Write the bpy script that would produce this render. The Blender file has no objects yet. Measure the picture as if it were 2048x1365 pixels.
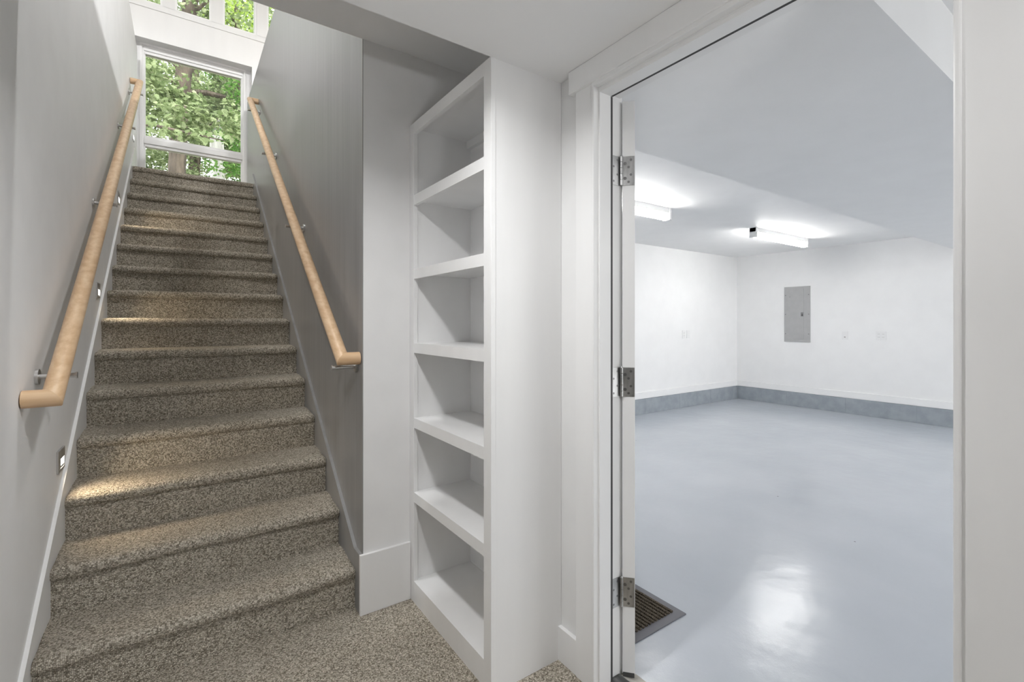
import bpy, bmesh, math, random
import numpy as np
from mathutils import Vector, Matrix

S = bpy.context.scene
COL = S.collection
random.seed(7); RNG = np.random.default_rng(11)

# ------------------------------------------------------------------ camera
TH = math.radians(34.9)
cam = bpy.data.cameras.new('camera'); co = bpy.data.objects.new('camera', cam); COL.objects.link(co)
co.location = (0, 0, 1.25); co.rotation_euler = (math.pi/2, 0, -TH)
cam.sensor_width = 36; cam.lens = 943.0/2048*36; cam.shift_y = -36.9/2048; cam.clip_start = 0.02; cam.clip_end = 300
S.camera = co

# ------------------------------------------------------------------ world, sun, exposure
w = bpy.data.worlds.new('world'); S.world = w; w.use_nodes = True
wn = w.node_tree.nodes; wl = w.node_tree.links
bg = wn['Background']; bg.inputs[0].default_value = (0.97, 0.985, 1.0, 1); bg.inputs[1].default_value = 2.6   # even bright overcast
sun = bpy.data.lights.new('sun', 'SUN'); sun.energy = 3.0; sun.angle = math.radians(12); sun.color = (1, .95, .84)
so = bpy.data.objects.new('sun', sun); COL.objects.link(so); so.rotation_euler = (math.radians(38), math.radians(28), 0)
S.view_settings.view_transform = 'Standard'; S.view_settings.look = 'None'
S.view_settings.gamma = 1; S.view_settings.use_curve_mapping = False; S.view_settings.exposure = 0.6
S.cycles.diffuse_bounces = 7; S.cycles.max_bounces = 14; S.cycles.transparent_max_bounces = 24
S.cycles.sample_clamp_indirect = 6; S.cycles.caustics_reflective = False; S.cycles.caustics_refractive = False

HALL_W = 8.2; HALL_W2 = 2.5; UP_W = 82.0; TUBE = 33.0; STEP_W = 0.6; UPLIGHT_FILL_W = 15.0

def area(name, loc, size, power, rot=(0, 0, 0), color=(1, 1, 1), shape='DISK', size_y=None, spread=math.pi, parent=None):
    l = bpy.data.lights.new(name, 'AREA'); l.shape = shape; l.size = size
    if size_y: l.size_y = size_y
    l.energy = power; l.color = color; l.spread = spread
    o = bpy.data.objects.new(name, l); COL.objects.link(o); o.location = loc; o.rotation_euler = rot
    if parent:
        o.parent = parent; o.location = Vector(loc) - parent.location
    return o

# ------------------------------------------------------------------ materials
MATS = {}
def mat(name, col, rough=.6, metal=0, spec=.5, build=None):
    m = bpy.data.materials.new(name); m.use_nodes = True; MATS[name] = m
    b = m.node_tree.nodes['Principled BSDF']
    b.inputs['Base Color'].default_value = (*col, 1); b.inputs['Roughness'].default_value = rough
    b.inputs['Metallic'].default_value = metal; b.inputs['Specular IOR Level'].default_value = spec
    if build: build(m.node_tree, b)
    return m
def N(t, typ, **kw):
    n = t.nodes.new(typ)
    for k, v in kw.items():
        if k in n.inputs: n.inputs[k].default_value = v
        else: setattr(n, k, v)
    return n
def noise_col(c0, c1, scale, bump=0, bscale=None, detail=4, lo=.35, hi=.65, stretch=(1, 1, 1), rot=(0, 0, 0), bdist=.002, rough=None):
    def f(t, b):
        tc = N(t, 'ShaderNodeTexCoord'); mp = N(t, 'ShaderNodeMapping'); mp.inputs['Scale'].default_value = stretch; mp.inputs['Rotation'].default_value = rot
        t.links.new(tc.outputs['Object'], mp.inputs[0])
        n = N(t, 'ShaderNodeTexNoise', Scale=scale, Detail=detail); t.links.new(mp.outputs[0], n.inputs['Vector'])
        r = N(t, 'ShaderNodeValToRGB'); r.color_ramp.elements[0].position = lo; r.color_ramp.elements[1].position = hi
        r.color_ramp.elements[0].color = (*c0, 1); r.color_ramp.elements[1].color = (*c1, 1)
        t.links.new(n.outputs['Fac'], r.inputs[0]); t.links.new(r.outputs[0], b.inputs['Base Color'])
        if rough:
            mr = N(t, 'ShaderNodeMapRange'); mr.inputs['To Min'].default_value = rough[0]; mr.inputs['To Max'].default_value = rough[1]
            t.links.new(n.outputs['Fac'], mr.inputs[0]); t.links.new(mr.outputs[0], b.inputs['Roughness'])
        if bump:
            n2 = N(t, 'ShaderNodeTexNoise', Scale=bscale or scale, Detail=3); t.links.new(mp.outputs[0], n2.inputs['Vector'])
            bp = N(t, 'ShaderNodeBump', Strength=bump, Distance=bdist); t.links.new(n2.outputs['Fac'], bp.inputs['Height'])
            t.links.new(bp.outputs[0], b.inputs['Normal'])
    return f
def g(v): return (v, v, v)
mat('wall', g(.78), .55, build=noise_col(g(.765), g(.795), 6, .05, 140, bdist=.001))
mat('ceiling', g(.80), .8)
mat('trim', g(.80), .32, build=noise_col(g(.785), g(.81), 9, .03, 60, stretch=(1, 1, .2), bdist=.001))
mat('stairwall_shaded', g(.265), .36, build=noise_col(g(.245), g(.295), 4, .22, 9, stretch=(1, 4, .22), bdist=.006, rough=(.28, .46)))  # shade on this wall is put into the dark grey base colour
mat('gwall', g(.84), .6, build=noise_col(g(.83), g(.85), 5, .04, 120, bdist=.001))
mat('curb', (.30, .33, .36), .55, build=noise_col((.27, .30, .33), (.33, .36, .39), 9, .4, 90, bdist=.003))
mat('mortar', (.30, .33, .36), .7)
mat('steel', g(.62), .28, 1, build=noise_col(g(.52), g(.70), 30, .05, 200, stretch=(1, 1, .15), rough=(.2, .42)))
mat('hinge', g(.50), .38, 1, build=noise_col(g(.36), g(.60), 40, .15, 150, stretch=(1, 1, .3), rough=(.28, .5)))
mat('screw', g(.22), .4, 1)
mat('gasket', g(.035), .6)
mat('dark', g(.05), .7)
mat('panelgrey', g(.40), .45, build=noise_col(g(.385), g(.41), 12, .02, 90))
mat('plate', g(.80), .35)
mat('threshold', g(.08), .55, build=noise_col(g(.045), g(.13), 9, .3, 40, stretch=(6, 1, 1), bdist=.002))
mat('concrete', (.42, .40, .36), .8, build=noise_col((.33, .31, .27), (.52, .50, .46), 14, .4, 60))
mat('matrubber', (.13, .13, .145), .6)
mat('vinyl', g(.86), .35)
mat('bark', (.13, .10, .08), .9, build=noise_col((.05, .038, .03), (.155, .122, .098), 9, 1, 22, stretch=(1, 1, .22), bdist=.05))
mat('palebark', (.5, .5, .48), .9, build=noise_col((.30, .29, .27), (.62, .61, .58), 5, .8, 16, stretch=(1, 1, .4), bdist=.03))
mat('soil', (.14, .12, .07), .95, build=noise_col((.07, .10, .035), (.22, .19, .12), 1.6, .6, 6, bdist=.1))

def floor_epoxy(t, b):
    tc = N(t, 'ShaderNodeTexCoord')
    n = N(t, 'ShaderNodeTexNoise', Scale=1.3, Detail=5); t.links.new(tc.outputs['Object'], n.inputs['Vector'])
    r = N(t, 'ShaderNodeValToRGB'); r.color_ramp.elements[0].position = .3; r.color_ramp.elements[1].position = .7
    r.color_ramp.elements[0].color = (.42, .45, .49, 1); r.color_ramp.elements[1].color = (.47, .495, .535, 1)
    t.links.new(n.outputs['Fac'], r.inputs[0])
    v = N(t, 'ShaderNodeTexVoronoi', Scale=3.1); t.links.new(tc.outputs['Object'], v.inputs['Vector'])
    r2 = N(t, 'ShaderNodeValToRGB'); r2.color_ramp.elements[0].position = .012; r2.color_ramp.elements[1].position = .02
    r2.color_ramp.elements[0].color = (.3, .28, .26, 1); r2.color_ramp.elements[1].color = (1, 1, 1, 1)
    t.links.new(v.outputs['Distance'], r2.inputs[0])
    mx = N(t, 'ShaderNodeMix', data_type='RGBA', blend_type='MULTIPLY'); mx.inputs[0].default_value = 1
    t.links.new(r.outputs[0], mx.inputs[6]); t.links.new(r2.outputs[0], mx.inputs[7]); t.links.new(mx.outputs[2], b.inputs['Base Color'])
    n2 = N(t, 'ShaderNodeTexNoise', Scale=5, Detail=3); t.links.new(tc.outputs['Object'], n2.inputs['Vector'])
    n3 = N(t, 'ShaderNodeTexNoise', Scale=160, Detail=2); t.links.new(tc.outputs['Object'], n3.inputs['Vector'])
    b1 = N(t, 'ShaderNodeBump', Strength=.2, Distance=.02); t.links.new(n2.outputs['Fac'], b1.inputs['Height'])
    b2 = N(t, 'ShaderNodeBump', Strength=.12, Distance=.002); t.links.new(n3.outputs['Fac'], b2.inputs['Height'])
    t.links.new(b1.outputs[0], b2.inputs['Normal']); t.links.new(b2.outputs[0], b.inputs['Normal'])
mat('epoxy', (.44, .47, .52), .21, build=floor_epoxy)

def carpet(t, b):
    tc = N(t, 'ShaderNodeTexCoord')
    v = N(t, 'ShaderNodeTexVoronoi', Scale=210); v.inputs['Randomness'].default_value = .75
    t.links.new(tc.outputs['Object'], v.inputs['Vector'])
    hs = N(t, 'ShaderNodeSeparateColor'); t.links.new(v.outputs['Color'], hs.inputs[0])
    r = N(t, 'ShaderNodeValToRGB'); e = r.color_ramp.elements
    e[0].position = 0; e[0].color = (.24, .213, .17, 1); e[1].position = 1; e[1].color = (.85, .795, .70, 1)
    m_ = e.new(.5); m_.color = (.565, .52, .44, 1)
    t.links.new(hs.outputs[0], r.inputs[0])
    # darken the gaps between loops a little
    r2 = N(t, 'ShaderNodeValToRGB'); r2.color_ramp.elements[0].position = .2; r2.color_ramp.elements[1].position = .75
    r2.color_ramp.elements[0].color = (1, 1, 1, 1); r2.color_ramp.elements[1].color = (.55, .53, .5, 1)
    t.links.new(v.outputs['Distance'], r2.inputs[0])
    mx = N(t, 'ShaderNodeMix', data_type='RGBA', blend_type='MULTIPLY'); mx.inputs[0].default_value = 1
    t.links.new(r.outputs[0], mx.inputs[6]); t.links.new(r2.outputs[0], mx.inputs[7]); t.links.new(mx.outputs[2], b.inputs['Base Color'])
    bp = N(t, 'ShaderNodeBump', Strength=.9, Distance=.006, invert=True); t.links.new(v.outputs['Distance'], bp.inputs['Height'])
    t.links.new(bp.outputs[0], b.inputs['Normal'])
mat('carpet', (.18, .16, .13), .95, spec=.1, build=carpet)

def wood(axis_rot, stretch):
    return noise_col((.56, .36, .20), (.74, .55, .36), 5, .03, 30, detail=6, lo=.3, hi=.72, stretch=stretch, rot=axis_rot)
SL = math.atan(.7033)
mat('maple', (.75, .53, .32), .34, build=wood((-SL, 0, 0), (9, .6, 9)))
mat('maple_return', (.75, .53, .32), .34, build=wood((0, 0, 0), (.6, 9, 9)))

def matpile(t, b):
    tc = N(t, 'ShaderNodeTexCoord')
    n = N(t, 'ShaderNodeTexNoise', Scale=260, Detail=2); t.links.new(tc.outputs['Object'], n.inputs['Vector'])
    r = N(t, 'ShaderNodeValToRGB'); r.color_ramp.elements[0].position = .4; r.color_ramp.elements[1].position = .62
    r.color_ramp.elements[0].color = (.02, .018, .015, 1); r.color_ramp.elements[1].color = (.17, .14, .105, 1)
    t.links.new(n.outputs['Fac'], r.inputs[0]); t.links.new(r.outputs[0], b.inputs['Base Color'])
mat('matpile', (.08, .07, .06), .95, spec=.1, build=matpile)

def emis(name, col, s):
    m = bpy.data.materials.new(name); m.use_nodes = True; MATS[name] = m
    t = m.node_tree; t.nodes.remove(t.nodes['Principled BSDF'])
    e = N(t, 'ShaderNodeEmission', Strength=s); e.inputs[0].default_value = (*col, 1)
    t.links.new(e.outputs[0], t.nodes['Material Output'].inputs[0])
emis('tube', (1, .985, .96), TUBE); emis('lens', (1, .97, .92), 4); emis('canlens', (1, .98, .95), 8)

def glass():
    m = bpy.data.materials.new('glass'); m.use_nodes = True; MATS['glass'] = m
    t = m.node_tree; t.nodes.remove(t.nodes['Principled BSDF'])
    a = N(t, 'ShaderNodeBsdfTransparent'); a.inputs[0].default_value = (.97, .985, .975, 1)
    gl = N(t, 'ShaderNodeBsdfGlossy', Roughness=.02); fr = N(t, 'ShaderNodeFresnel', IOR=1.3)
    mx = N(t, 'ShaderNodeMixShader'); t.links.new(fr.outputs[0], mx.inputs[0]); t.links.new(a.outputs[0], mx.inputs[1]); t.links.new(gl.outputs[0], mx.inputs[2])
    t.links.new(mx.outputs[0], t.nodes['Material Output'].inputs[0])
glass()
def leafmat(name, c0, c1, c2):
    m = bpy.data.materials.new(name); m.use_nodes = True; MATS[name] = m
    t = m.node_tree; b = t.nodes['Principled BSDF']; b.inputs['Roughness'].default_value = .5; b.inputs['Specular IOR Level'].default_value = .35
    ge = N(t, 'ShaderNodeNewGeometry'); r = N(t, 'ShaderNodeValToRGB'); e = r.color_ramp.elements
    e[0].color = (*c0, 1); e[1].color = (*c2, 1); k = e.new(.5); k.color = (*c1, 1)
    t.links.new(ge.outputs['Random Per Island'], r.inputs[0]); t.links.new(r.outputs[0], b.inputs['Base Color'])
    tr = N(t, 'ShaderNodeBsdfTranslucent'); t.links.new(r.outputs[0], tr.inputs[0])
    mx = N(t, 'ShaderNodeMixShader'); mx.inputs[0].default_value = .45
    t.links.new(b.outputs[0], mx.inputs[1]); t.links.new(tr.outputs[0], mx.inputs[2]); t.links.new(mx.outputs[0], t.nodes['Material Output'].inputs[0])
leafmat('leaf_oak', (.13, .18, .075), (.25, .32, .15), (.50, .56, .34))
leafmat('leaf_dull', (.07, .10, .045), (.15, .19, .095), (.27, .31, .18))
leafmat('leaf_vivid', (.07, .18, .035), (.13, .29, .06), (.25, .42, .12))
leafmat('leaf_lime', (.25, .38, .06), (.42, .56, .12), (.62, .72, .26))

# ------------------------------------------------------------------ helpers
def tag(o, label=None, cat=None, group=None, kind=None):
    if label: o['label'] = label
    if cat: o['category'] = cat
    if group: o['group'] = group
    if kind: o['kind'] = kind
    return o
def empty(name, loc=(0, 0, 0), rz=0):
    o = bpy.data.objects.new(name, None); COL.objects.link(o); o.location = loc; o.rotation_euler = (0, 0, rz); o.empty_display_size = .05
    return o
def obj(name, bm, m, parent=None, local=False, smooth=False):
    """bmesh in world coordinates (or in the parent's when local) -> one mesh object"""
    bmesh.ops.recalc_face_normals(bm, faces=bm.faces)
    me = bpy.data.meshes.new(name); bm.to_mesh(me); bm.free(); me.materials.append(MATS[m])
    if smooth:
        for p in me.polygons: p.use_smooth = True
        try: me.set_sharp_from_angle(angle=math.radians(40))
        except Exception: pass
    o = bpy.data.objects.new(name, me); COL.objects.link(o)
    if parent is not None:
        o.parent = parent
        if not local:
            p = parent; off = Vector((0, 0, 0))
            while p is not None: off += p.location; p = p.parent
            me.transform(Matrix.Translation(-off))
    return o
def addbox(bm, x0, x1, y0, y1, z0, z1, bev=0):
    r = bmesh.ops.create_cube(bm, size=1)
    vs = r['verts']
    for v in vs:
        v.co = Vector((x0 if v.co.x < 0 else x1, y0 if v.co.y < 0 else y1, z0 if v.co.z < 0 else z1))
    if bev:
        es = list({e for v in vs for e in v.link_edges})
        bmesh.ops.bevel(bm, geom=es, offset=bev, segments=2, affect='EDGES', profile=.6)
def box(name, x0, x1, y0, y1, z0, z1, m, parent=None, bev=0, local=False):
    bm = bmesh.new(); addbox(bm, x0, x1, y0, y1, z0, z1, bev); return obj(name, bm, m, parent, local)
def boxes(name, L, m, parent=None, bev=0, local=False):
    bm = bmesh.new()
    for b in L: addbox(bm, *b, bev)
    return obj(name, bm, m, parent, local)
def addcyl(bm, a, b, r, seg=20, r2=None):
    a = Vector(a); b = Vector(b); d = b-a
    mt = Matrix.Translation((a+b)/2) @ d.to_track_quat('Z', 'Y').to_matrix().to_4x4()
    bmesh.ops.create_cone(bm, cap_ends=True, segments=seg, radius1=r, radius2=r if r2 is None else r2, depth=d.length, matrix=mt)
def cyl(name, a, b, r, m, parent=None, seg=20, r2=None, local=False):
    bm = bmesh.new(); addcyl(bm, a, b, r, seg, r2); return obj(name, bm, m, parent, local, True)
def addprism(bm, pts, x0, x1, axis='x'):
    """polygon of (a, b) pairs extruded along an axis; for 'x' the pairs are (y, z)"""
    f = {'x': lambda t, a, b: (t, a, b), 'y': lambda t, a, b: (a, t, b), 'z': lambda t, a, b: (a, b, t)}[axis]
    A = [bm.verts.new(f(x0, *p)) for p in pts]; B = [bm.verts.new(f(x1, *p)) for p in pts]
    bm.faces.new(A); bm.faces.new(B[::-1])
    n = len(pts)
    for i in range(n): bm.faces.new((A[i], A[(i+1) % n], B[(i+1) % n], B[i]))
def prism(name, pts, x0, x1, m, parent=None, axis='x', local=False):
    bm = bmesh.new(); addprism(bm, pts, x0, x1, axis); return obj(name, bm, m, parent, local)
def struct(name, o, label, cat):
    o.name = name; return tag(o, label, cat, kind='structure')

# ------------------------------------------------------------------ dimensions
XL, XR = -.405, .632             # stair side walls
YP = 2.026                       # pilaster face, foot of the stair
RISE, RUN, YN = .1825, .2595, 2.066
def nose(k): return YN+RUN*(k-1), RISE*k
ZTOP = RISE*15
def slope(y): return .1765+.7033*(y-YN)
XB, XD = .845, 1.155             # bookcase face, door wall
ZC = 2.14                        # hall ceiling
YB, YW = 6.47, 6.60              # upstairs window wall face, window plane
XG, YG, ZG, ZGC = 7.6, 4.316, -.015, 2.335
YH = 1.335                       # bookcase side / soffit edge

# ------------------------------------------------------------------ room shell
struct('floor', box('floor', -3.6, 1.20, -5.1, YB+.3, -.12, 0, 'carpet'), 'brown speckled loop carpet on the hall floor at the stair foot', 'floor')
struct('wall_left', boxes('wall_left', [(XL-.14, XL, .5, YB, -.12, 2.6), (XL-.14, XL, YP, YB, 2.6, 4.19)], 'wall'), 'smooth pale grey wall beside the stairs carrying one handrail and step lights', 'wall')
struct('wall_right', boxes('wall_right', [(XR, XR+.13, YP+.0015, YB, -.12, 3.895)], 'stairwall_shaded'), 'satin half wall on the bookcase side of the stairs, its shade painted dark grey', 'wall')
struct('wall_pilaster', box('wall_pilaster', XR+.003, 1.15, YP, YP+.12, -.12, 2.50, 'wall'), 'narrow white wall end between the dark stair wall and the bookcase', 'wall')
struct('wall_door_side', boxes('wall_door_side', [(XD, 1.262, 1.16, YP+.1, -.12, 2.62), (XD, 1.262, -5.1, .222, -.12, 2.62), (XD, 1.262, .222, 1.16, 2.053, 2.62)], 'wall'), 'white wall around the open doorway into the garage', 'wall')
struct('wall_back', boxes('wall_back', [(-3.6, 1.262, -5.2, -5.1, -.12, 2.6), (-3.7, -3.6, -5.2, YP, -.12, 2.6), (-3.6, XL-.14, YP-.4, YP-.3, -.12, 2.6)], 'wall'), 'white lower room walls behind the viewpoint', 'wall')
struct('ceiling', boxes('ceiling', [(-3.6, 1.2, -5.1, YH, ZC, 2.62), (XL-.14, 1.2, YH, YP, 2.468, 2.62), (XL-.14, 1.262, -2.7, YP, 2.62, ZTOP)], 'ceiling'),
       'plain white hall ceiling with a dropped soffit before the stairs', 'ceiling')
# upstairs landing and room around the stairwell
struct('floor_upstairs', boxes('floor_upstairs', [(XL-.02, XR, nose(15)[0]+.03, YB+.2, 2.45, ZTOP), (XR+.13, 5, -2.7, YB, 2.63, ZTOP), (-3, XL-.14, -2.7, YB, 2.63, ZTOP)], 'carpet'), 'brown carpet of the landing at the stair top', 'floor')
ux = [-3, -.44, .683, 5]
W = []
W += [(-3, -.44, YB, YB+.3, 2.4, 4.742), (.683, 5, YB, YB+.3, 2.4, 4.742), (-.44, .683, YB, YB+.3, 4.34, 4.742), (-.44, .683, YB, YB+.3, 2.4, 2.80), (-3, 1.26, YB, YB+.3, -.12, 2.4)]
struct('wall_far', boxes('wall_far', W+[(-3, 5, YB, YB+.3, 5.55, 5.8), (-3, -1.3, YB, YB+.3, 4.742, 5.55), (1.8, 5, YB, YB+.3, 4.742, 5.55)], 'trim'), 'white window wall above the top landing with a deep header band', 'wall')
struct('trim_4', boxes('trim_4', [(-1.3, 1.8, YB-.012, YB+.02, 4.672, 4.735)], 'trim', bev=.004), 'white sill strip under the upper row of windows', 'trim')
struct('ceiling_upstairs', box('ceiling_upstairs', -3.1, 5.1, -2.8, YB+.3, 5.7, 5.85, 'ceiling'), 'white ceiling of the upstairs room', 'ceiling')
struct('wall_upstairs', boxes('wall_upstairs', [(-3.1, -3, -2.8, YB+.3, 2.4, 5.8), (5, 5.1, -2.8, YB+.3, 2.4, 5.8), (-3.1, 5.1, -2.8, -2.7, 2.4, 5.8)], 'wall'), 'white outer walls of the upstairs room', 'wall')

# ------------------------------------------------------------------ windows
def ring(name, x0, x1, z0, z1, wdt, y0, y1, m, parent, steps=((0, 0),)):
    bm = bmesh.new()
    addbox(bm, x0, x0+wdt, y0, y1, z0, z1); addbox(bm, x1-wdt, x1, y0, y1, z0, z1)
    addbox(bm, x0+wdt, x1-wdt, y0, y1, z0, z0+wdt); addbox(bm, x0+wdt, x1-wdt, y0, y1, z1-wdt, z1)
    return obj(name, bm, m, parent)
w1 = empty('window_1', (.12, YW, 2.80)); tag(w1, 'tall white framed picture window over the landing, split by one low bar', 'window', kind='structure')
ring('frame', -.392, .630, 2.80, 4.342, .022, YW-.01, YW+.10, 'vinyl', w1)
ring('frame_step', -.370, .608, 2.822, 4.320, .015, YW+.012, YW+.10, 'vinyl', w1)
ring('sash_frame', -.355, .593, 2.837, 4.290, .012, YW+.03, YW+.08, 'vinyl', w1)
boxes('head_moulding', [(-.355, .593, YW+.022, YW+.09, 4.236, 4.300), (-.358, .596, YW+.008, YW+.09, 4.268, 4.310)], 'vinyl', w1, bev=.003)
b_ = boxes('transom_bar', [(-.355, .593, YW+.005, YW+.09, 3.240, 3.300), (-.350, .588, YW+.022, YW+.085, 3.207, 3.330)], 'vinyl', w1, bev=.003)
box('pane', -.343, .581, YW+.05, YW+.056, 3.330, 4.236, 'glass', w1)
box('pane', -.343, .581, YW+.05, YW+.056, 2.849, 3.207, 'glass', w1)
boxes('side_trim', [(-.44, -.392, YW-.002, YW+.1, 2.80, 4.342), (.630, .683, YW-.002, YW+.1, 2.80, 4.342)], 'trim', w1)
ups = [(-.968, -.664), (-.51, -.206), (-.053, .252), (.404, .712), (.865, 1.17), (1.32, 1.63)]
ulab = ['upper window hidden furthest behind the pale grey stair wall', 'upper window whose corner just shows above the pale grey wall', 'middle upper window above the header band, with a tree trunk behind',
        'upper window next to the dark half wall, thin bare twigs behind', 'upper window just past the dark half wall', 'upper window at the end of the row past the dark half wall']
for i, (a, b) in enumerate(ups):
    u = empty('window_%d' % (i+2), ((a+b)/2, YB, 4.70)); tag(u, ulab[i], 'window', 'upper row of small square windows', 'structure')
    ring('frame', a-.022, b+.022, 4.735, 5.55, .022, YB+.008, YB+.12, 'vinyl', u)
    box('pane', a, b, YB+.08, YB+.086, 4.757, 5.528, 'glass', u)
edges = [-1.3]+[v for a, b in ups for v in (a-.022, b+.022)]+[1.8]
struct('trim_5', boxes('trim_5', [(edges[i], edges[i+1], YB, YB+.2, 4.735, 5.56) for i in range(0, len(edges), 2)], 'trim'), 'white posts between the upper windows', 'trim')

# ------------------------------------------------------------------ staircase
st = empty('staircase', (.1, YN, 0)); tag(st, 'straight flight of stairs covered in brown speckled loop carpet', 'staircase')
X0, X1 = -.3945, .6195
def carpet_sweep(prof, nx=26, pin=.012, wob=.0022, seed=0):
    """open profile of (y, z) swept along x; the ends tuck in like a wrapped carpet edge"""
    rg = np.random.default_rng(seed); bm = bmesh.new(); rows = []
    cy = sum(p[0] for p in prof)/len(prof); cz = sum(p[1] for p in prof)/len(prof)
    xs = [X0, X0+.004, X0+.012, X0+.024]+list(np.linspace(X0+.06, X1-.06, nx))+[X1-.024, X1-.012, X1-.004, X1]
    ph = rg.uniform(0, 6, 4)
    for i, x in enumerate(xs):
        d = min(x-X0, X1-x); e = pin*max(0, 1-d/.024)**2
        wv = wob*(math.sin(x*7+ph[0])+.6*math.sin(x*17+ph[1]))
        rows.append([bm.verts.new((x, y+(e if n_y < 0 else 0)+(wv if n_y < 0 else 0), z-(e if n_z > 0 else 0)+(.5*wv if n_z > 0 else 0))) for (y, z, n_y, n_z) in prof])
    for a, b in zip(rows, rows[1:]):
        for j in range(len(prof)-1): bm.faces.new((a[j], a[j+1], b[j+1], b[j]))
    return bm
for k in range(1, 16):
    yn, zt = nose(k); R = .024; back = yn+RUN+.03 if k < 15 else yn+.5
    prof = [(back, zt, 0, 0), (back-.10, zt, 0, 0), (yn+.09, zt, 0, 1), (yn+.055, zt-.001, 0, 1)]
    cy, cz = yn+R, zt-R-.003
    for a in range(0, 11):
        t = math.pi/2+math.pi*a/10
        rx = R*(1.0 if a < 5 else .95)
        prof.append((cy+rx*math.cos(t), cz+(R+.002)*math.sin(t), -1, 1 if a < 5 else 0))
    prof += [(yn+.034, zt-.052, 0, 0)]
    s = obj('step', carpet_sweep(prof, seed=k), 'carpet', st, smooth=True)
    ry = yn+.022; zb = RISE*(k-1)
    obj('riser', carpet_sweep([(ry+.004, zt-.03, -1, 0), (ry, zt-.05, -1, 0), (ry+.001, zt-.1, -1, 0), (ry, zb-.005, -1, 0)], pin=.004, seed=50+k), 'carpet', s, smooth=True)

# skirt boards
def skirt(x0, x1, y0, y1, up, cap, flat=None):
    pts = [(y0, 0.001), (y0+.8, 0.001), (y1, slope(y1)-.5), (y1, slope(y1)+up), (y0, max(slope(y0)+up, 0.02))]
    if flat: pts = [(y0, 0.001), (y0+.8, 0.001), (y1, slope(y1)-.5), (y1, slope(y1)+up), (YN+(flat-up-.1765)/.7033, flat), (y0, flat)]
    return prism('trim', pts, x0, x1, 'trim')
struct('trim_1', skirt(XL, -.393, 1.90, 6.02, .05, 0), 'white sloping skirt board along the pale grey stair wall', 'trim')
sk2 = skirt(.618, XR+.001, YP-.013, 5.82, .05, 0, flat=.255); sk2.data.materials[0] = MATS['stairwall_shaded']  # white trim swapped for the wall's grey, shade painted into its colour
struct('trim_2', sk2, 'sloping skirt board along the dark stair wall, its shade painted dark grey', 'trim')
# hall baseboards
struct('baseboard_pilaster', box('b', .6165, XB-.001, YP-.0155, YP, 0, .257, 'trim', bev=.002), 'tall white baseboard on the narrow wall end by the stairs', 'baseboard')
struct('baseboard_door_side', box('b', XD-.016, XD, 1.236, YH+.002, 0, .125, 'trim', bev=.002), 'short white baseboard between bookcase side and door casing', 'baseboard')
struct('baseboard_left', box('b', XL, XL+.012, .5, 1.90, 0, .125, 'trim', bev=.002), 'white baseboard on the pale grey wall before the stairs', 'baseboard')

# ------------------------------------------------------------------ handrails
def sweep(pts, r, seg=28, cut0=None, cut1=None):
    """round bar along one segment with its ends cut on mitre planes (normals cut0, cut1)"""
    a, b = Vector(pts[0]), Vector(pts[1]); d = (b-a).normalized()
    up = Vector((0, 0, 1)) if abs(d.z) < .9 else Vector((1, 0, 0))
    s = d.cross(up).normalized(); u = s.cross(d)
    bm = bmesh.new(); rings = []
    for p, n in ((a, cut0 or d), (b, cut1 or d)):
        rg = []
        for i in range(seg):
            t = 2*math.pi*i/seg; o = s*math.cos(t)*r+u*math.sin(t)*r
            o = o - d*(o.dot(n)/d.dot(n)); rg.append(bm.verts.new(p+o))
        rings.append(rg)
    for i in range(seg): bm.faces.new((rings[0][i], rings[0][(i+1) % seg], rings[1][(i+1) % seg], rings[1][i]))
    bm.faces.new(rings[0]); bm.faces.new(rings[1][::-1])
    return bm
def handrail(label, xw, sgn, off, y0, z0, y1, z1, brk, r=.0275):
    xc = xw+sgn*off
    h = empty('handrail', (xw, y0, z0)); tag(h, label, 'handrail', 'maple handrails on the stair walls')
    A, B, C, D = (Vector(p) for p in ((xw+sgn*.003, y0, z0), (xc, y0, z0), (xc, y1, z1), (xw+sgn*.003, y1, z1)))
    d1, d2, d3 = (B-A).normalized(), (C-B).normalized(), (D-C).normalized()
    m1, m2 = (d1+d2).normalized(), (d2+d3).normalized()
    obj('rail_return', sweep((A, B), r, cut1=m1), 'maple_return', h, smooth=True)
    obj('rail', sweep((B, C), r, cut0=m1, cut1=m2), 'maple', h, smooth=True)
    obj('rail_return', sweep((C, D), r, cut0=m2), 'maple_return', h, smooth=True)
    for yb in brk:
        zr = z0+(z1-z0)/(y1-y0)*(yb-y0); za = zr-.072
        bk = cyl('bracket', (xw+sgn*.006, yb, za), (xc+sgn*.030, yb, za), .0085, 'steel', h)
        cyl('wall_plate', (xw, yb, za), (xw+sgn*.009, yb, za), .026, 'steel', bk, 28)
        cyl('end_cap', (xc+sgn*.029, yb, za), (xc+sgn*.034, yb, za), .011, 'steel', bk, 24)
        cyl('saddle_post', (xc, yb, za), (xc, yb+.012, zr-.018), .006, 'steel', bk, 12)
handrail('pale maple handrail on the light grey wall', XL, 1, .07, 2.03, 1.015, 5.62, 3.50, (2.21, 3.42, 4.63, 5.50))
handrail('pale maple handrail on the shaded half wall', XR, -1, .075, 2.065, 1.095, 5.42, 3.50, (2.11, 3.22, 4.30, 5.32))

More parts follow.
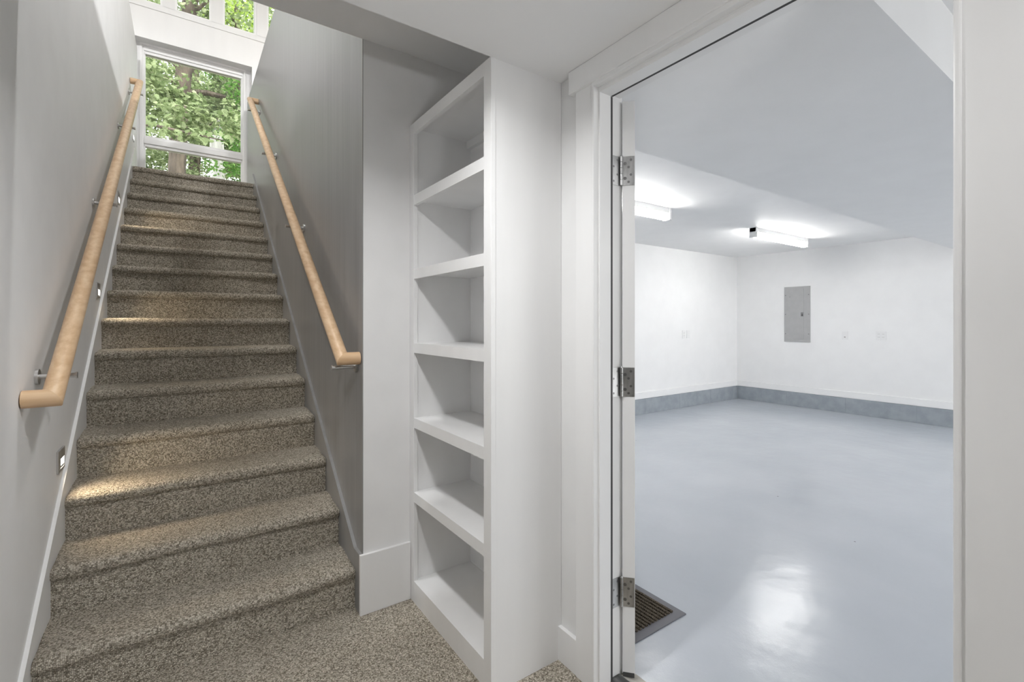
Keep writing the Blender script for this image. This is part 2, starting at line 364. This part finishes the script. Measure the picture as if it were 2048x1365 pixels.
# ------------------------------------------------------------------ step lights
slab = ['steel step light low on the pale wall beside the fourth step, lowest of four', 'steel step light on the pale wall beside the eighth step, second up', 'steel step light on the pale wall below the rail, third up', 'steel step light by the top landing, highest of four']
for i, (y, z) in enumerate(((2.585, .700), (3.60, 1.435), (4.65, 2.195), (5.95, 3.09))):
    s = empty('step_light', (XL, y, z)); tag(s, slab[i], 'step light', 'step lights along the stair wall')
    ring_bm = bmesh.new(); hw, hh = .062, .043
    addbox(ring_bm, XL, XL+.006, y-hw, y-hw+.012, z-hh, z+hh); addbox(ring_bm, XL, XL+.006, y+hw-.012, y+hw, z-hh, z+hh)
    addbox(ring_bm, XL, XL+.006, y-hw+.012, y+hw-.012, z-hh, z-hh+.010); addbox(ring_bm, XL, XL+.006, y-hw+.012, y+hw-.012, z+.006, z+hh)
    obj('face_plate', ring_bm, 'steel', s)
    boxes('louvre', [(XL, XL+.003, y-hw+.012, y+.002, z-hh+.010, z+.006), (XL, XL+.003, y+.002, y+hw-.012, z-hh+.010, z-hh+.018)], 'hinge', s)
    box('lens', XL, XL+.003, y+.002, y+hw-.012, z-hh+.018, z+.006, 'lens', s)
    area('step_lamp', (XL+.012, y+.02, z-.015), .05, STEP_W, (0, math.radians(-62), 0), (1, .80, .55), 'SQUARE', spread=math.radians(130), parent=s)

# ------------------------------------------------------------------ bookcase
BK = empty('bookcase', (XB, YH, 0)); tag(BK, 'tall white built-in bookcase with empty shelves beside the stairs', 'bookcase')
ZT = 2.143; YF = YP-.001
box('side_panel', XB+.018, XD-.001, YH, YH+.040, 0, ZT, 'trim', BK)
box('side_panel', XB+.018, XD-.001, YF-.036, YF, 0, ZT, 'trim', BK)
box('back_panel', XD-.013, XD-.001, YH+.040, YF-.036, .05, ZT-.002, 'trim', BK)
box('top_panel', XB+.018, XD-.013, YH+.040, YF-.036, ZT-.022, ZT-.001, 'trim', BK)
box('stile', XB, XB+.019, YH-.0015, YH+.046, 0, ZT, 'trim', BK, bev=.0012)
box('stile', XB, XB+.019, YF-.047, YF, 0, ZT, 'trim', BK, bev=.0012)
box('top_rail', XB+.0005, XB+.0185, YH+.046, YF-.047, 2.096, ZT, 'trim', BK)
box('toe_kick', XB+.0005, XB+.018, YH+.046, YF-.047, 0, .094, 'trim', BK)
for zt in (1.819, 1.488, 1.158, .823, .491):
    s = box('shelf', XB+.018, XD-.013, YH+.040, YF-.036, zt-.024, zt, 'trim', BK)
    box('shelf_edge', XB+.0005, XB+.0185, YH+.046, YF-.047, zt-.043, zt+.0004, 'trim', s)
box('shelf', XB+.018, XD-.013, YH+.040, YF-.036, .070, .094, 'trim', BK)
box('cleat', XD-.034, XD-.013, YH+.040, YF-.036, 2.086, ZT-.022, 'trim', BK)

# ------------------------------------------------------------------ door frame and casing
fr = empty('trim_3', (XD, .69, 0)); tag(fr, 'white door frame and casing with a dark weather seal', 'door frame', kind='structure')
YJ, YR = 1.136, 1.148           # stop face, rabbet face on the hinge side
YJ2, YR2 = .236, .224           # same on the latch side
box('jamb', XD-.001, 1.264, YR, 1.172, 0, 2.053, 'trim', fr); box('door_stop', XD-.001, 1.207, YJ, YR, 0, 2.041, 'trim', fr, bev=.001)
box('jamb', XD-.001, 1.264, .200, YR2, 0, 2.053, 'trim', fr); box('door_stop', XD-.001, 1.207, YR2, YJ2, 0, 2.041, 'trim', fr, bev=.001)
box('head_jamb', XD-.001, 1.264, YR2, YR, 2.041, 2.065, 'trim', fr); box('head_stop', XD-.001, 1.207, YJ2, YJ, 2.029, 2.041, 'trim', fr, bev=.001)
box('weather_seal', 1.2065, 1.2165, YJ+.0005, YR, .01, 2.029, 'gasket', fr); box('weather_seal', 1.2065, 1.2165, YR2, YJ2-.0005, .01, 2.029, 'gasket', fr)
box('weather_seal', 1.2065, 1.2165, YJ2, YJ, 2.0295, 2.041, 'gasket', fr)
def casing(y0, y1, inner):
    bm = bmesh.new(); addbox(bm, XD-.018, XD, y0, y1, 0, 2.060, .0015)
    if inner > 0: addbox(bm, XD-.024, XD, y0-.001, y0+.010, 0, 2.060, .003)
    else: addbox(bm, XD-.024, XD, y1-.010, y1+.001, 0, 2.060, .003)
    return obj('casing', bm, 'trim', fr)
casing(1.143, 1.236, 1); casing(.152, .240, -1)
boxes('head_casing', [(XD-.030, XD, .135, 1.262, 2.060, ZC-.001), (XD-.024, XD, .230, 1.146, 2.046, 2.062)], 'trim', fr, bev=.002)
boxes('garage_casing', [(1.262, 1.280, 1.150, 1.235, ZG, 2.060), (1.262, 1.280, .13, .222, ZG, 2.060), (1.262, 1.280, .13, 1.235, 2.055, 2.099)], 'trim', fr, bev=.002)
th = empty('threshold', (1.2, .69, 0)); tag(th, 'dark worn threshold board under the open doorway', 'threshold')
box('sill_board', XD+.03, 1.262, YR2, YR, -.01, .013, 'threshold', th, bev=.003)
prism('sill_ramp', [(1.262, ZG+.001), (1.262, .006), (1.275, .004), (1.335, ZG+.001)], YR2, YR+.012, 'concrete', th, axis='y')

# ------------------------------------------------------------------ door (open about 132 degrees into the garage)
PX, PY = 1.264, 1.139
dr = empty('door_1', (PX, PY, 0), math.radians(132.4)); tag(dr, 'white garage door swung wide open, seen edge-on with three hinges', 'door', kind='structure')
# closed pose, pin at the origin: leaf runs along -Y, thickness along -X
DZ0, DZ1 = .016, 2.028
box('leaf', -.046, -.003, -.905, -.004, DZ0, DZ1, 'trim', dr, bev=.0012, local=True)
box('door_sweep', -.044, -.005, -.900, -.003, DZ0-.012, DZ0+.004, 'dark', dr, local=True)
edge = [(-.0455, -.0445), (-.0045, -.0035)]
for z in (.303, 1.041, 1.783):
    hg = empty('hinge', (0, 0, z)); hg.parent = dr
    box('door_leaf_plate', -.044, -.002, -.0041, -.0022, -.051, .051, 'hinge', hg, local=True)
    # jamb plate is fixed to the frame: undo the door's turn for it
    jp = box('jamb_leaf_plate', -.046, -.002, .0070, .0092, -.051, .051, 'hinge', hg, local=True); jp.rotation_euler = (0, 0, -math.radians(132.4))
    for i in range(5):
        cyl('knuckle', (0, 0, -.051+.0204*i+.0006), (0, 0, -.051+.0204*(i+1)-.0006), .0058, 'hinge', hg, 16, local=True)
    cyl('pin_tip', (0, 0, .051), (0, 0, .0555), .0048, 'hinge', hg, 14, r2=.003, local=True)
    for sx, sz, rr in ((-.032, .038, .0045), (-.012, .026, .0058), (-.024, .013, .0045), (-.032, -.014, .0045), (-.012, -.026, .0058), (-.024, -.039, .0045)):
        cyl('screw', (sx, -.0023, sz), (sx, -.0016, sz), rr, 'screw', hg, 12, local=True)
    for sx, sz in ((-.014, .038), (-.032, .013), (-.014, -.013), (-.032, -.038)):
        q = cyl('screw', (sx, .0068, sz), (sx, .0074, sz), .004, 'screw', hg, 12, local=True); q.rotation_euler = (0, 0, -math.radians(132.4))

# ------------------------------------------------------------------ garage
struct('floor_garage', box('floor_garage', 1.262, XG+.1, -4.5, YG+.1, -.2, ZG, 'epoxy'), 'glossy pale blue-grey epoxy garage floor', 'floor')
struct('ceiling_garage', boxes('ceiling_garage', [(1.262, XG+.1, -4.5, YG+.1, ZGC, ZGC+.1)], 'gwall'), 'flat white garage ceiling carrying the strip lights', 'ceiling')
struct('ceiling_bulkhead', box('ceiling_bulkhead', 1.266, XG+.02, .474, 1.556, 2.10, ZGC+.02, 'gwall'), 'boxed white bulkhead dropped below the garage ceiling', 'ceiling')
struct('wall_garage_far', box('wall_garage_far', XG, XG+.1, -4.5, YG+.1, -.1, ZGC+.1, 'gwall'), 'white garage wall with the grey electrical panel', 'wall')
struct('wall_garage_side', box('wall_garage_side', 1.262, XG+.1, YG, YG+.1, -.1, ZGC+.1, 'gwall'), 'white garage wall with a pair of small plates', 'wall')
struct('wall_garage_near', boxes('wall_garage_near', [(1.262, 2.8, -4.6, -4.5, -.1, ZGC+.1), (7.4, XG+.1, -4.6, -4.5, -.1, ZGC+.1), (2.8, 7.4, -4.6, -4.5, 2.15, ZGC+.1)], 'gwall'), 'white garage wall around a doorway added for daylight, out of view', 'wall')  # doorway opening is added to let daylight into the garage
struct('wall_garage_house', box('wall_garage_house', 1.262, 1.264, YP+.0, YG, -.1, ZGC+.1, 'gwall'), 'white garage wall against the house', 'wall')
struct('ground_driveway', box('ground_driveway', -6, 16, -22, -4.5, -.3, ZG-.01, 'concrete'), 'pale concrete driveway before the garage', 'driveway')
ZQ = .197
def curb(name, label, along, n0, n1, base):
    c = empty(name, (base if along == 'y' else n0, n0 if along == 'y' else base, ZG)); tag(c, label, 'curb', kind='structure')
    t0 = n0; i = 0
    if along == 'y': box('mortar', base-.0205, base, n0, n1, ZG, ZQ-.003, 'mortar', c)
    else: box('mortar', n0, n1, base-.0205, base, ZG, ZQ-.003, 'mortar', c)
    p = n1
    while p > n0+.05:
        q = max(n0, p-.39); j = random.uniform(-.0015, .0015)
        if along == 'y': box('block', base-.022+j, base, q+.0015, p-.0015, ZG, ZQ+j, 'curb', c, bev=.003)
        else: box('block', q+.0015, p-.0015, base-.022+j, base, ZG, ZQ+j, 'curb', c, bev=.003)
        p = q
curb('baseboard_curb_far', 'grey painted concrete block curb below the panel wall', 'y', -2.5, YG-.022, XG)
curb('baseboard_curb_side', 'grey painted concrete block curb on the side wall beyond the door', 'x', 2.2, XG-.022, YG)
struct('baseboard_garage_far', box('b', XG-.018, XG, -4.5, YG-.018, ZQ+.002, ZQ+.092, 'gwall', bev=.003), 'white baseboard strip above the curb below the panel', 'baseboard')
struct('baseboard_garage_side', box('b', 1.28, XG, YG-.018, YG, ZQ+.002, ZQ+.092, 'gwall', bev=.003), 'white baseboard strip above the curb on the side wall', 'baseboard')

def batten(label, x0, x1, y, grp='strip lights on the garage ceiling'):
    b = empty('strip_light', ((x0+x1)/2, y, ZGC)); tag(b, label, 'strip light', grp)
    box('housing', x0, x1, y-.035, y+.035, ZGC-.050, ZGC, 'vinyl', b, bev=.002)
    for e in (x0, x1-.03): box('end_cap', e, e+.03, y-.042, y+.042, ZGC-.112, ZGC, 'vinyl', b, bev=.004)
    bm = bmesh.new(); pts = [(y+.036*math.cos(t), ZGC-.078+.036*math.sin(t)) for t in np.linspace(math.pi*.92, math.pi*2.08, 18)]
    addprism(bm, pts, x0+.03, x1-.03); obj('diffuser', bm, 'tube', b, smooth=True)
batten('lit white strip light farther into the garage, nearer the electrical panel', 5.33, 6.62, 2.84)
batten('lit white strip light partly hidden behind the open door edge', 2.52, 3.80, 2.84)
batten('lit strip light hidden on the near side of the bulkhead', 4.1, 5.39, -1.4)
batten('lit strip light hidden on the near side of the garage', 6.0, 7.29, -1.4)
batten('added fill strip light, unseen on the near side by the doorway', 4.1, 5.39, -3.0)  # unseen strip added to brighten the near side of the garage

ep = empty('electrical_panel', (XG, 3.37, .958)); tag(ep, 'grey metal electrical panel on the white garage wall', 'electrical panel')
Y0, Y1, Z0, Z1 = 3.189, 3.556, .958, 1.793
box('cover', XG-.010, XG, Y0, Y1, Z0, Z1, 'panelgrey', ep, bev=.002)
pd = box('panel_door', XG-.016, XG-.010, 3.275, 3.467, 1.000, 1.755, 'panelgrey', ep, bev=.0015)
la = box('latch', XG-.019, XG-.016, 3.280, 3.315, 1.342, 1.402, 'screw', pd)
box('latch_slider', XG-.022, XG-.019, 3.288, 3.302, 1.352, 1.372, 'dark', pd)
for yy in (Y0+.02, Y1-.02):
    for zz in (1.08, 1.375, 1.665): cyl('screw', (XG-.010, yy, zz), (XG-.014, yy, zz), .007, 'screw', ep, 10)
cyl('screw', (XG-.010, 3.472, 1.64), (XG-.014, 3.472, 1.64), .006, 'screw', ep, 10)

mat('slot', g(.35), .6)
def outlet(label, name, cat, cx, cz, wdt, on='x', kind='outlet'):
    B = XG if on == 'x' else YG
    o = empty(name, (B, cx, cz) if on == 'x' else (cx, B, cz)); tag(o, label, cat)
    def bb(n, a0, a1, z0, z1, d0, d1, m, par, bev=0):
        if on == 'x': return box(n, B-d1, B-d0, a0, a1, z0, z1, m, par, bev)
        return box(n, a0, a1, B-d1, B-d0, z0, z1, m, par, bev)
    bb('plate', cx-wdt/2, cx+wdt/2, cz-.0585, cz+.0585, 0, .006, 'plate', o, .002)
    n = 2 if wdt > .1 else 1
    for i in range(n):
        c = cx+(i-(n-1)/2)*.046
        if kind == 'outlet':
            for dz in (.02, -.02):
                sk = bb('socket', c-.016, c+.016, cz+dz-.014, cz+dz+.014, .006, .0085, 'plate', o, .002)
                bb('slot', c-.008, c-.005, cz+dz-.004, cz+dz+.007, .0085, .009, 'slot', sk); bb('slot', c+.005, c+.008, cz+dz-.004, cz+dz+.007, .0085, .009, 'slot', sk)
        elif kind == 'switch':
            bb('rocker', c-.016, c+.016, cz-.032, cz+.032, .006, .010, 'plate', o, .003)
        else:
            bb('jack', c-.008, c+.008, cz-.030, cz-.014, .006, .009, 'slot', o)
outlet('narrow white plate with one small jack beside the electrical panel', 'wall_plate', 'wall plate', 2.746, 1.069, .074, kind='jack')
outlet('double white outlet on the garage wall past the narrow plate', 'double_outlet', 'outlet', 2.329, 1.075, .116)
outlet('white single outlet on the garage side wall, first from the door', 'outlet', 'outlet', 6.145, 1.074, .080, on='y')
outlet('white switch plate beside the outlet on the garage side wall', 'switch_plate', 'switch', 6.25, 1.074, .076, on='y', kind='switch')

mt = empty('door_mat', (1.56, 1.6, ZG)); tag(mt, 'dark ribbed doormat with rubber border on the garage floor', 'doormat')
mx0, mx1, my0, my1 = 1.33, 1.786, 1.243, 1.99
prism('border', [(mx0, my0), (mx1, my0), (mx1, my1), (mx0, my1)], ZG+.0005, ZG+.005, 'matrubber', mt, axis='z')
bm = bmesh.new(); xx = mx0+.036
while xx < mx1-.048:
    addbox(bm, xx, xx+.013, my0+.038, my1-.038, ZG+.003, ZG+.012, .003); xx += .0205
tag(obj('ribs', bm, 'matpile', mt), kind='stuff')

# ------------------------------------------------------------------ hall downlight, and unseen lamps added to fill hall and upstairs
def downlight(label, x, y, z, power, r=.06, spread=180):
    d = empty('downlight', (x, y, z)); tag(d, label, 'downlight', 'recessed ceiling downlights')
    bm = bmesh.new(); bmesh.ops.create_circle(bm, segments=32, radius=r*1.35); bmesh.ops.create_circle(bm, segments=32, radius=r)
    vs = list(bm.verts); 
    for i in range(32): bm.faces.new((vs[i], vs[(i+1) % 32], vs[32+(i+1) % 32], vs[32+i]))
    bmesh.ops.translate(bm, vec=(x, y, z-.003), verts=bm.verts); obj('trim_ring', bm, 'vinyl', d)
    bm = bmesh.new(); bmesh.ops.create_circle(bm, cap_ends=True, segments=32, radius=r); bmesh.ops.translate(bm, vec=(x, y, z-.002), verts=bm.verts); obj('lens', bm, 'canlens', d)
    area('lamp', (x, y, z-.012), r*1.6, power, parent=d, spread=math.radians(spread))
downlight('round recessed downlight in the hall ceiling before the stairs', .32, 1.02, ZC, HALL_W, spread=160)
downlight('added round fill downlight in the hall ceiling behind the viewpoint', .75, -1.2, ZC, HALL_W2*1.3)  # added behind the viewpoint to even out the hall light
downlight('added round fill downlight in the lower room, first past the hall', -1.7, -1.3, ZC, HALL_W2*.6)  # lower room lamps are added for soft light from behind
downlight('added round fill downlight in the lower room, farthest from the stairs', -1.4, -3.6, ZC, HALL_W2)
downlight('added round fill downlight over the upstairs landing edge', -.75, 2.3, 5.7, UP_W*.55, .12)  # upstairs lamps are added to brighten the stairwell walls and window band
downlight('added round fill downlight beside the stairwell, over the dark half wall', 1.2, 2.3, 5.7, UP_W*.62, .12)
downlight('added round fill downlight over the upstairs room', 2.8, 2.6, 5.7, UP_W*1.6, .12)
downlight('added round fill downlight over the upstairs rear', -1.4, 2.6, 5.7, UP_W*.6, .12)

tl = empty('fill_uplight', (.30, -.95, 0)); tag(tl, 'added unseen uplight filling the hall from behind the viewpoint', 'fill light')  # added unseen uplight, bounces soft fill off the hall ceiling
cyl('base', (.30, -.95, 0), (.30, -.95, .02), .13, 'steel', tl, 32); cyl('pole', (.30, -.95, .02), (.30, -.95, 1.22), .012, 'steel', tl)
cyl('shade', (.30, -.95, 1.20), (.30, -.95, 1.27), .05, 'vinyl', tl, 32, r2=.16)
area('lamp', (.30, -.95, 1.285), .26, UPLIGHT_FILL_W, (math.pi, 0, 0), parent=tl)

# ------------------------------------------------------------------ woods outside
def limb(bm, pts, radii, seg=12):
    rings = []
    for i, p in enumerate(pts):
        p = Vector(p); d = (Vector(pts[min(i+1, len(pts)-1)])-Vector(pts[max(i-1, 0)])).normalized()
        s = d.cross(Vector((.3, 1, .2))).normalized(); u = s.cross(d)
        rings.append([bm.verts.new(p+(s*math.cos(t)+u*math.sin(t))*radii[i]*(1+.08*math.sin(3*t+i))) for t in np.linspace(0, 2*math.pi, seg, endpoint=False)])
    for a, b in zip(rings, rings[1:]):
        for j in range(seg): bm.faces.new((a[j], a[(j+1) % seg], b[(j+1) % seg], b[j]))
    bm.faces.new(rings[0]); bm.faces.new(rings[-1][::-1])
OAK = np.array([(0, 0), (.10, .16), (.26, .24), (.16, .36), (.34, .52), (.18, .60), (.28, .80), (.10, .84), (0, 1.0), (-.10, .84), (-.28, .80), (-.18, .60), (-.34, .52), (-.16, .36), (-.26, .24), (-.10, .16)])
OAK_F = [(0, 1, 2, 3, 4, 5, 6, 7, 8), (0, 8, 9, 10, 11, 12, 13, 14, 15)]
SIM = np.array([(0, 0), (.25, .3), (.22, .65), (0, 1), (-.22, .65), (-.25, .3)]); SIM_F = [(0, 1, 2, 3), (0, 3, 4, 5)]
def leaves(name, P, size, m, parent, oak=True, flat=.5, rg=RNG):
    n = len(P); sh, fc = (OAK, OAK_F) if oak else (SIM, SIM_F); k = len(sh)
    az = rg.uniform(0, 2*np.pi, n); ti = rg.normal(0, flat, n)-.35; ro = rg.normal(0, flat*1.2, n); sc = size*rg.uniform(.65, 1.25, n)
    d = np.stack([np.cos(az)*np.cos(ti), np.sin(az)*np.cos(ti), np.sin(ti)], 1)
    s0 = np.stack([-np.sin(az), np.cos(az), 0*az], 1); nrm = np.cross(s0, d)
    s = s0*np.cos(ro)[:, None]+nrm*np.sin(ro)[:, None]; nn = np.cross(s, d)
    V = P[:, None, :]+sc[:, None, None]*(sh[None, :, 0, None]*s[:, None, :]*1.1+sh[None, :, 1, None]*d[:, None, :]+(np.abs(sh[None, :, 0, None])*.35-.12*sh[None, :, 1, None]**2)*nn[:, None, :])
    V = V.reshape(-1, 3); F = []
    for i in range(n):
        o = i*k; F += [tuple(o+j for j in f) for f in fc]
    me = bpy.data.meshes.new(name); me.from_pydata(V.tolist(), [], F); me.materials.append(MATS[m])
    o = bpy.data.objects.new(name, me); COL.objects.link(o); o.parent = parent
    me.transform(Matrix.Translation(-parent.location)); tag(o, kind='stuff'); return o
def cloud(centres, radii, per, rg=RNG):
    L = []
    for c, r in zip(centres, radii):
        q = rg.normal(0, 1, (per, 3)); q /= np.linalg.norm(q, axis=1)[:, None]; q *= (rg.uniform(0, 1, per)**.45)[:, None]
        L.append(np.array(c)+q*np.array(r))
    return np.concatenate(L)
def tree(label, base, trunk, tr, bark, blobs, per, leaf, lm, branches=(), oak=True, group='trees outside the landing window'):
    t = empty('tree', base); tag(t, label, 'tree', group)
    bm = bmesh.new(); limb(bm, trunk, tr, 16); obj('trunk', bm, bark, t, smooth=True)
    for pts, rr in branches:
        bm = bmesh.new(); limb(bm, pts, rr, 8); obj('branch', bm, bark, t, smooth=True)
    if blobs:
        leaves('foliage', cloud([b[0] for b in blobs], [b[1] for b in blobs], per), leaf, lm, t, oak)
    return t
# ground rising behind the house
bm = bmesh.new(); gx, gy = 25, 25; V = {}
for i in range(gx):
    for j in range(gy):
        x = -24+2*i; y = 7.2+2.6*j; V[i, j] = bm.verts.new((x, y, -.3+max(0, y-9)*.30+.25*math.sin(x*.7+j)+.2*math.sin(y*.9+i)))
for i in range(gx-1):
    for j in range(gy-1): bm.faces.new((V[i, j], V[i+1, j], V[i+1, j+1], V[i, j+1]))
struct('ground', obj('ground', bm, 'soil', smooth=True), 'wooded bank rising behind the house', 'ground')
rg = np.random.default_rng(3)
def blobs_in(x0, x1, y0, y1, z0, z1, n, r):
    return [((rg.uniform(x0, x1), rg.uniform(y0, y1), rg.uniform(z0, z1)), (r*rg.uniform(.7, 1.3), r*rg.uniform(.7, 1.3), r*.55*rg.uniform(.7, 1.3))) for _ in range(n)]
# main oak: brown trunk behind the picture window
tree('brown barked oak whose trunk stands behind the picture window', (-.16, 13, .9), [(-.20, 13, .5), (-.14, 13, 3.2), (-.10, 13, 4.8), (-.02, 13, 6.4), (.12, 13, 8.2), (.22, 13, 10.5), (.2, 13.1, 14)], [.26, .19, .165, .155, .15, .13, .05], 'bark',
     blobs_in(-2.6, 2.6, 11.2, 14, 7.2, 11, 34, .8)+blobs_in(-1.7, -.3, 11.0, 12.4, 5.4, 7.2, 12, .5)+blobs_in(-.7, 1.1, 10.6, 11.6, 5.1, 5.7, 8, .36), 150, .115, 'leaf_oak',
     branches=[([(0, 13, 6.45), (.45, 12.95, 6.55), (.86, 12.9, 6.52)], [.075, .062, .05]), ([(0, 13, 6.6), (-.5, 12.8, 6.65), (-1.3, 12.4, 6.8)], [.05, .04, .02]), ([(.1, 13, 8.2), (.5, 12.7, 8.6), (1.2, 12.3, 8.75)], [.05, .03, .012]),
               ([(.1, 13, 8.3), (.45, 12.8, 8.9), (.7, 12.6, 9.6)], [.04, .03, .015]), ([(-.1, 13, 5.4), (.3, 12, 5.3), (.7, 11.2, 5.5)], [.03, .022, .01]), ([(-.05, 13, 6.9), (-.35, 12.9, 7.2), (-.8, 12.7, 7.1)], [.035, .02, .01])])
tree('pale grey barked tree stub showing low in the picture window', (.78, 15.5, 1.6), [(.86, 15.5, 1.2), (.82, 15.5, 4), (.78, 15.5, 6.3), (.80, 15.5, 6.6), (.85, 15.5, 7.0)], [.24, .19, .17, .12, .03], 'palebark',
     blobs_in(-.2, 2.2, 15, 16.4, 6.6, 10, 14, .7), 200, .13, 'leaf_dull')
tree('vivid green maple filling the lower corner by the dark wall', (2.0, 12.5, .8), [(2.2, 12.6, .6), (2.1, 12.5, 4), (2.0, 12.5, 7)], [.12, .09, .03], 'bark',
     blobs_in(.75, 3.2, 11.3, 13.4, 3.6, 5.5, 18, .5)+blobs_in(.8, 3.0, 12, 13.6, 5.6, 7.4, 14, .55), 260, .085, 'leaf_vivid', oak=False)
tree('lime green sapling with thin twigs behind the upper windows', (1.3, 15, 1.5), [(1.6, 15, 1), (1.4, 15, 6), (1.2, 15, 10), (1.1, 15, 13)], [.10, .07, .05, .02], 'bark',
     blobs_in(-.4, 3.4, 14, 16.6, 9.2, 13, 26, .85), 180, .11, 'leaf_lime', branches=[([(1.25, 15, 9.4), (.7, 14.6, 9.9), (.2, 14.4, 10)], [.03, .02, .008]), ([(1.25, 15, 9.8), (1.7, 14.7, 10.5), (1.9, 14.6, 11)], [.03, .02, .008])], oak=False)
# nearer bough with large oak leaves, each of the largest leaves a part of its own
bo = empty('oak_bough', (-.9, 9.6, 3.6)); tag(bo, 'leafy oak bough with large pale leaves close outside the picture window', 'bough')
bm = bmesh.new(); limb(bm, [(-3.2, 10.2, 4.2), (-1.6, 10, 4.45), (-.4, 9.8, 4.52), (.6, 9.6, 4.42)], [.06, .04, .025, .008], 8); obj('branch', bm, 'bark', bo, smooth=True)
lm = bpy.data.meshes.new('leaf'); o3 = [(a*1.15, b, abs(a)*.3-.12*b*b) for a, b in OAK]; lm.from_pydata(o3, [], OAK_F); lm.materials.append(MATS['leaf_oak'])
for i in range(150):
    t = rg.uniform(0, 1); o = bpy.data.objects.new('leaf', lm); COL.objects.link(o); o.parent = bo
    p = Vector((-1.7+2.3*t, 9.95-.4*t, 4.48))+Vector((rg.normal(0, .13), rg.normal(0, .22), rg.normal(0, .07)-.02))
    o.location = p-bo.location; o.rotation_euler = (rg.normal(-.5, .45), rg.normal(0, .5), rg.uniform(0, 6.28)); s = rg.uniform(.09, .15); o.scale = (s, s, s)
# deeper woods
spots = [(-4.9, 21.6, 'dull green deep woods tree to the far side of the pale grey stair wall'), (.2, 21.6, 'greyish oak deep in the woods straight behind the picture window'), (5.2, 21.6, 'fresh green deep woods tree beyond the vivid maple'),
         (-7.4, 27, 'dull green tree on the upper bank, farthest past the pale grey wall'), (-2.4, 27, 'mid green oak on the upper bank behind the brown trunk'), (2.7, 27, 'fresh green tree on the upper bank behind the lime sapling'), (7.8, 27, 'dull green tree on the upper bank, farthest past the dark half wall')]
for i, (x, y, lb) in enumerate(spots):
    zb = -.3+(y-9)*.30
    lmn = ('leaf_dull', 'leaf_oak', 'leaf_vivid')[i % 3]
    tree(lb, (x, y, zb), [(x, y, zb-.3), (x+.2, y, zb+5), (x+.1, y, zb+13)], [.24, .18, .05], 'bark', blobs_in(x-1.75, x+1.75, y-1.6, y+1.6, zb+.4, zb+12.5, 64, .9), 260, .15, lmn, oak=False, group='trees deep in the woods')
# understory behind the trunks, closing the view low in the picture window
for (x, y, lmn, lb) in ((-2.5, 18.2, 'leaf_dull', 'dull green understory tree behind the brown oak trunk'), (.9, 18.2, 'leaf_oak', 'greyish green understory tree behind the pale grey trunk'), (4.3, 18.2, 'leaf_vivid', 'fresh green understory tree past the vivid maple')):
    zb = -.3+(y-9)*.30
    tree(lb, (x, y, zb), [(x, y, zb-.2), (x+.1, y, zb+3), (x, y, zb+6)], [.09, .06, .02], 'bark', blobs_in(x-1.35, x+1.35, y-.5, y+.5, zb+.8, zb+6.2, 44, .5), 300, .10, lmn, oak=False, group='understory trees')
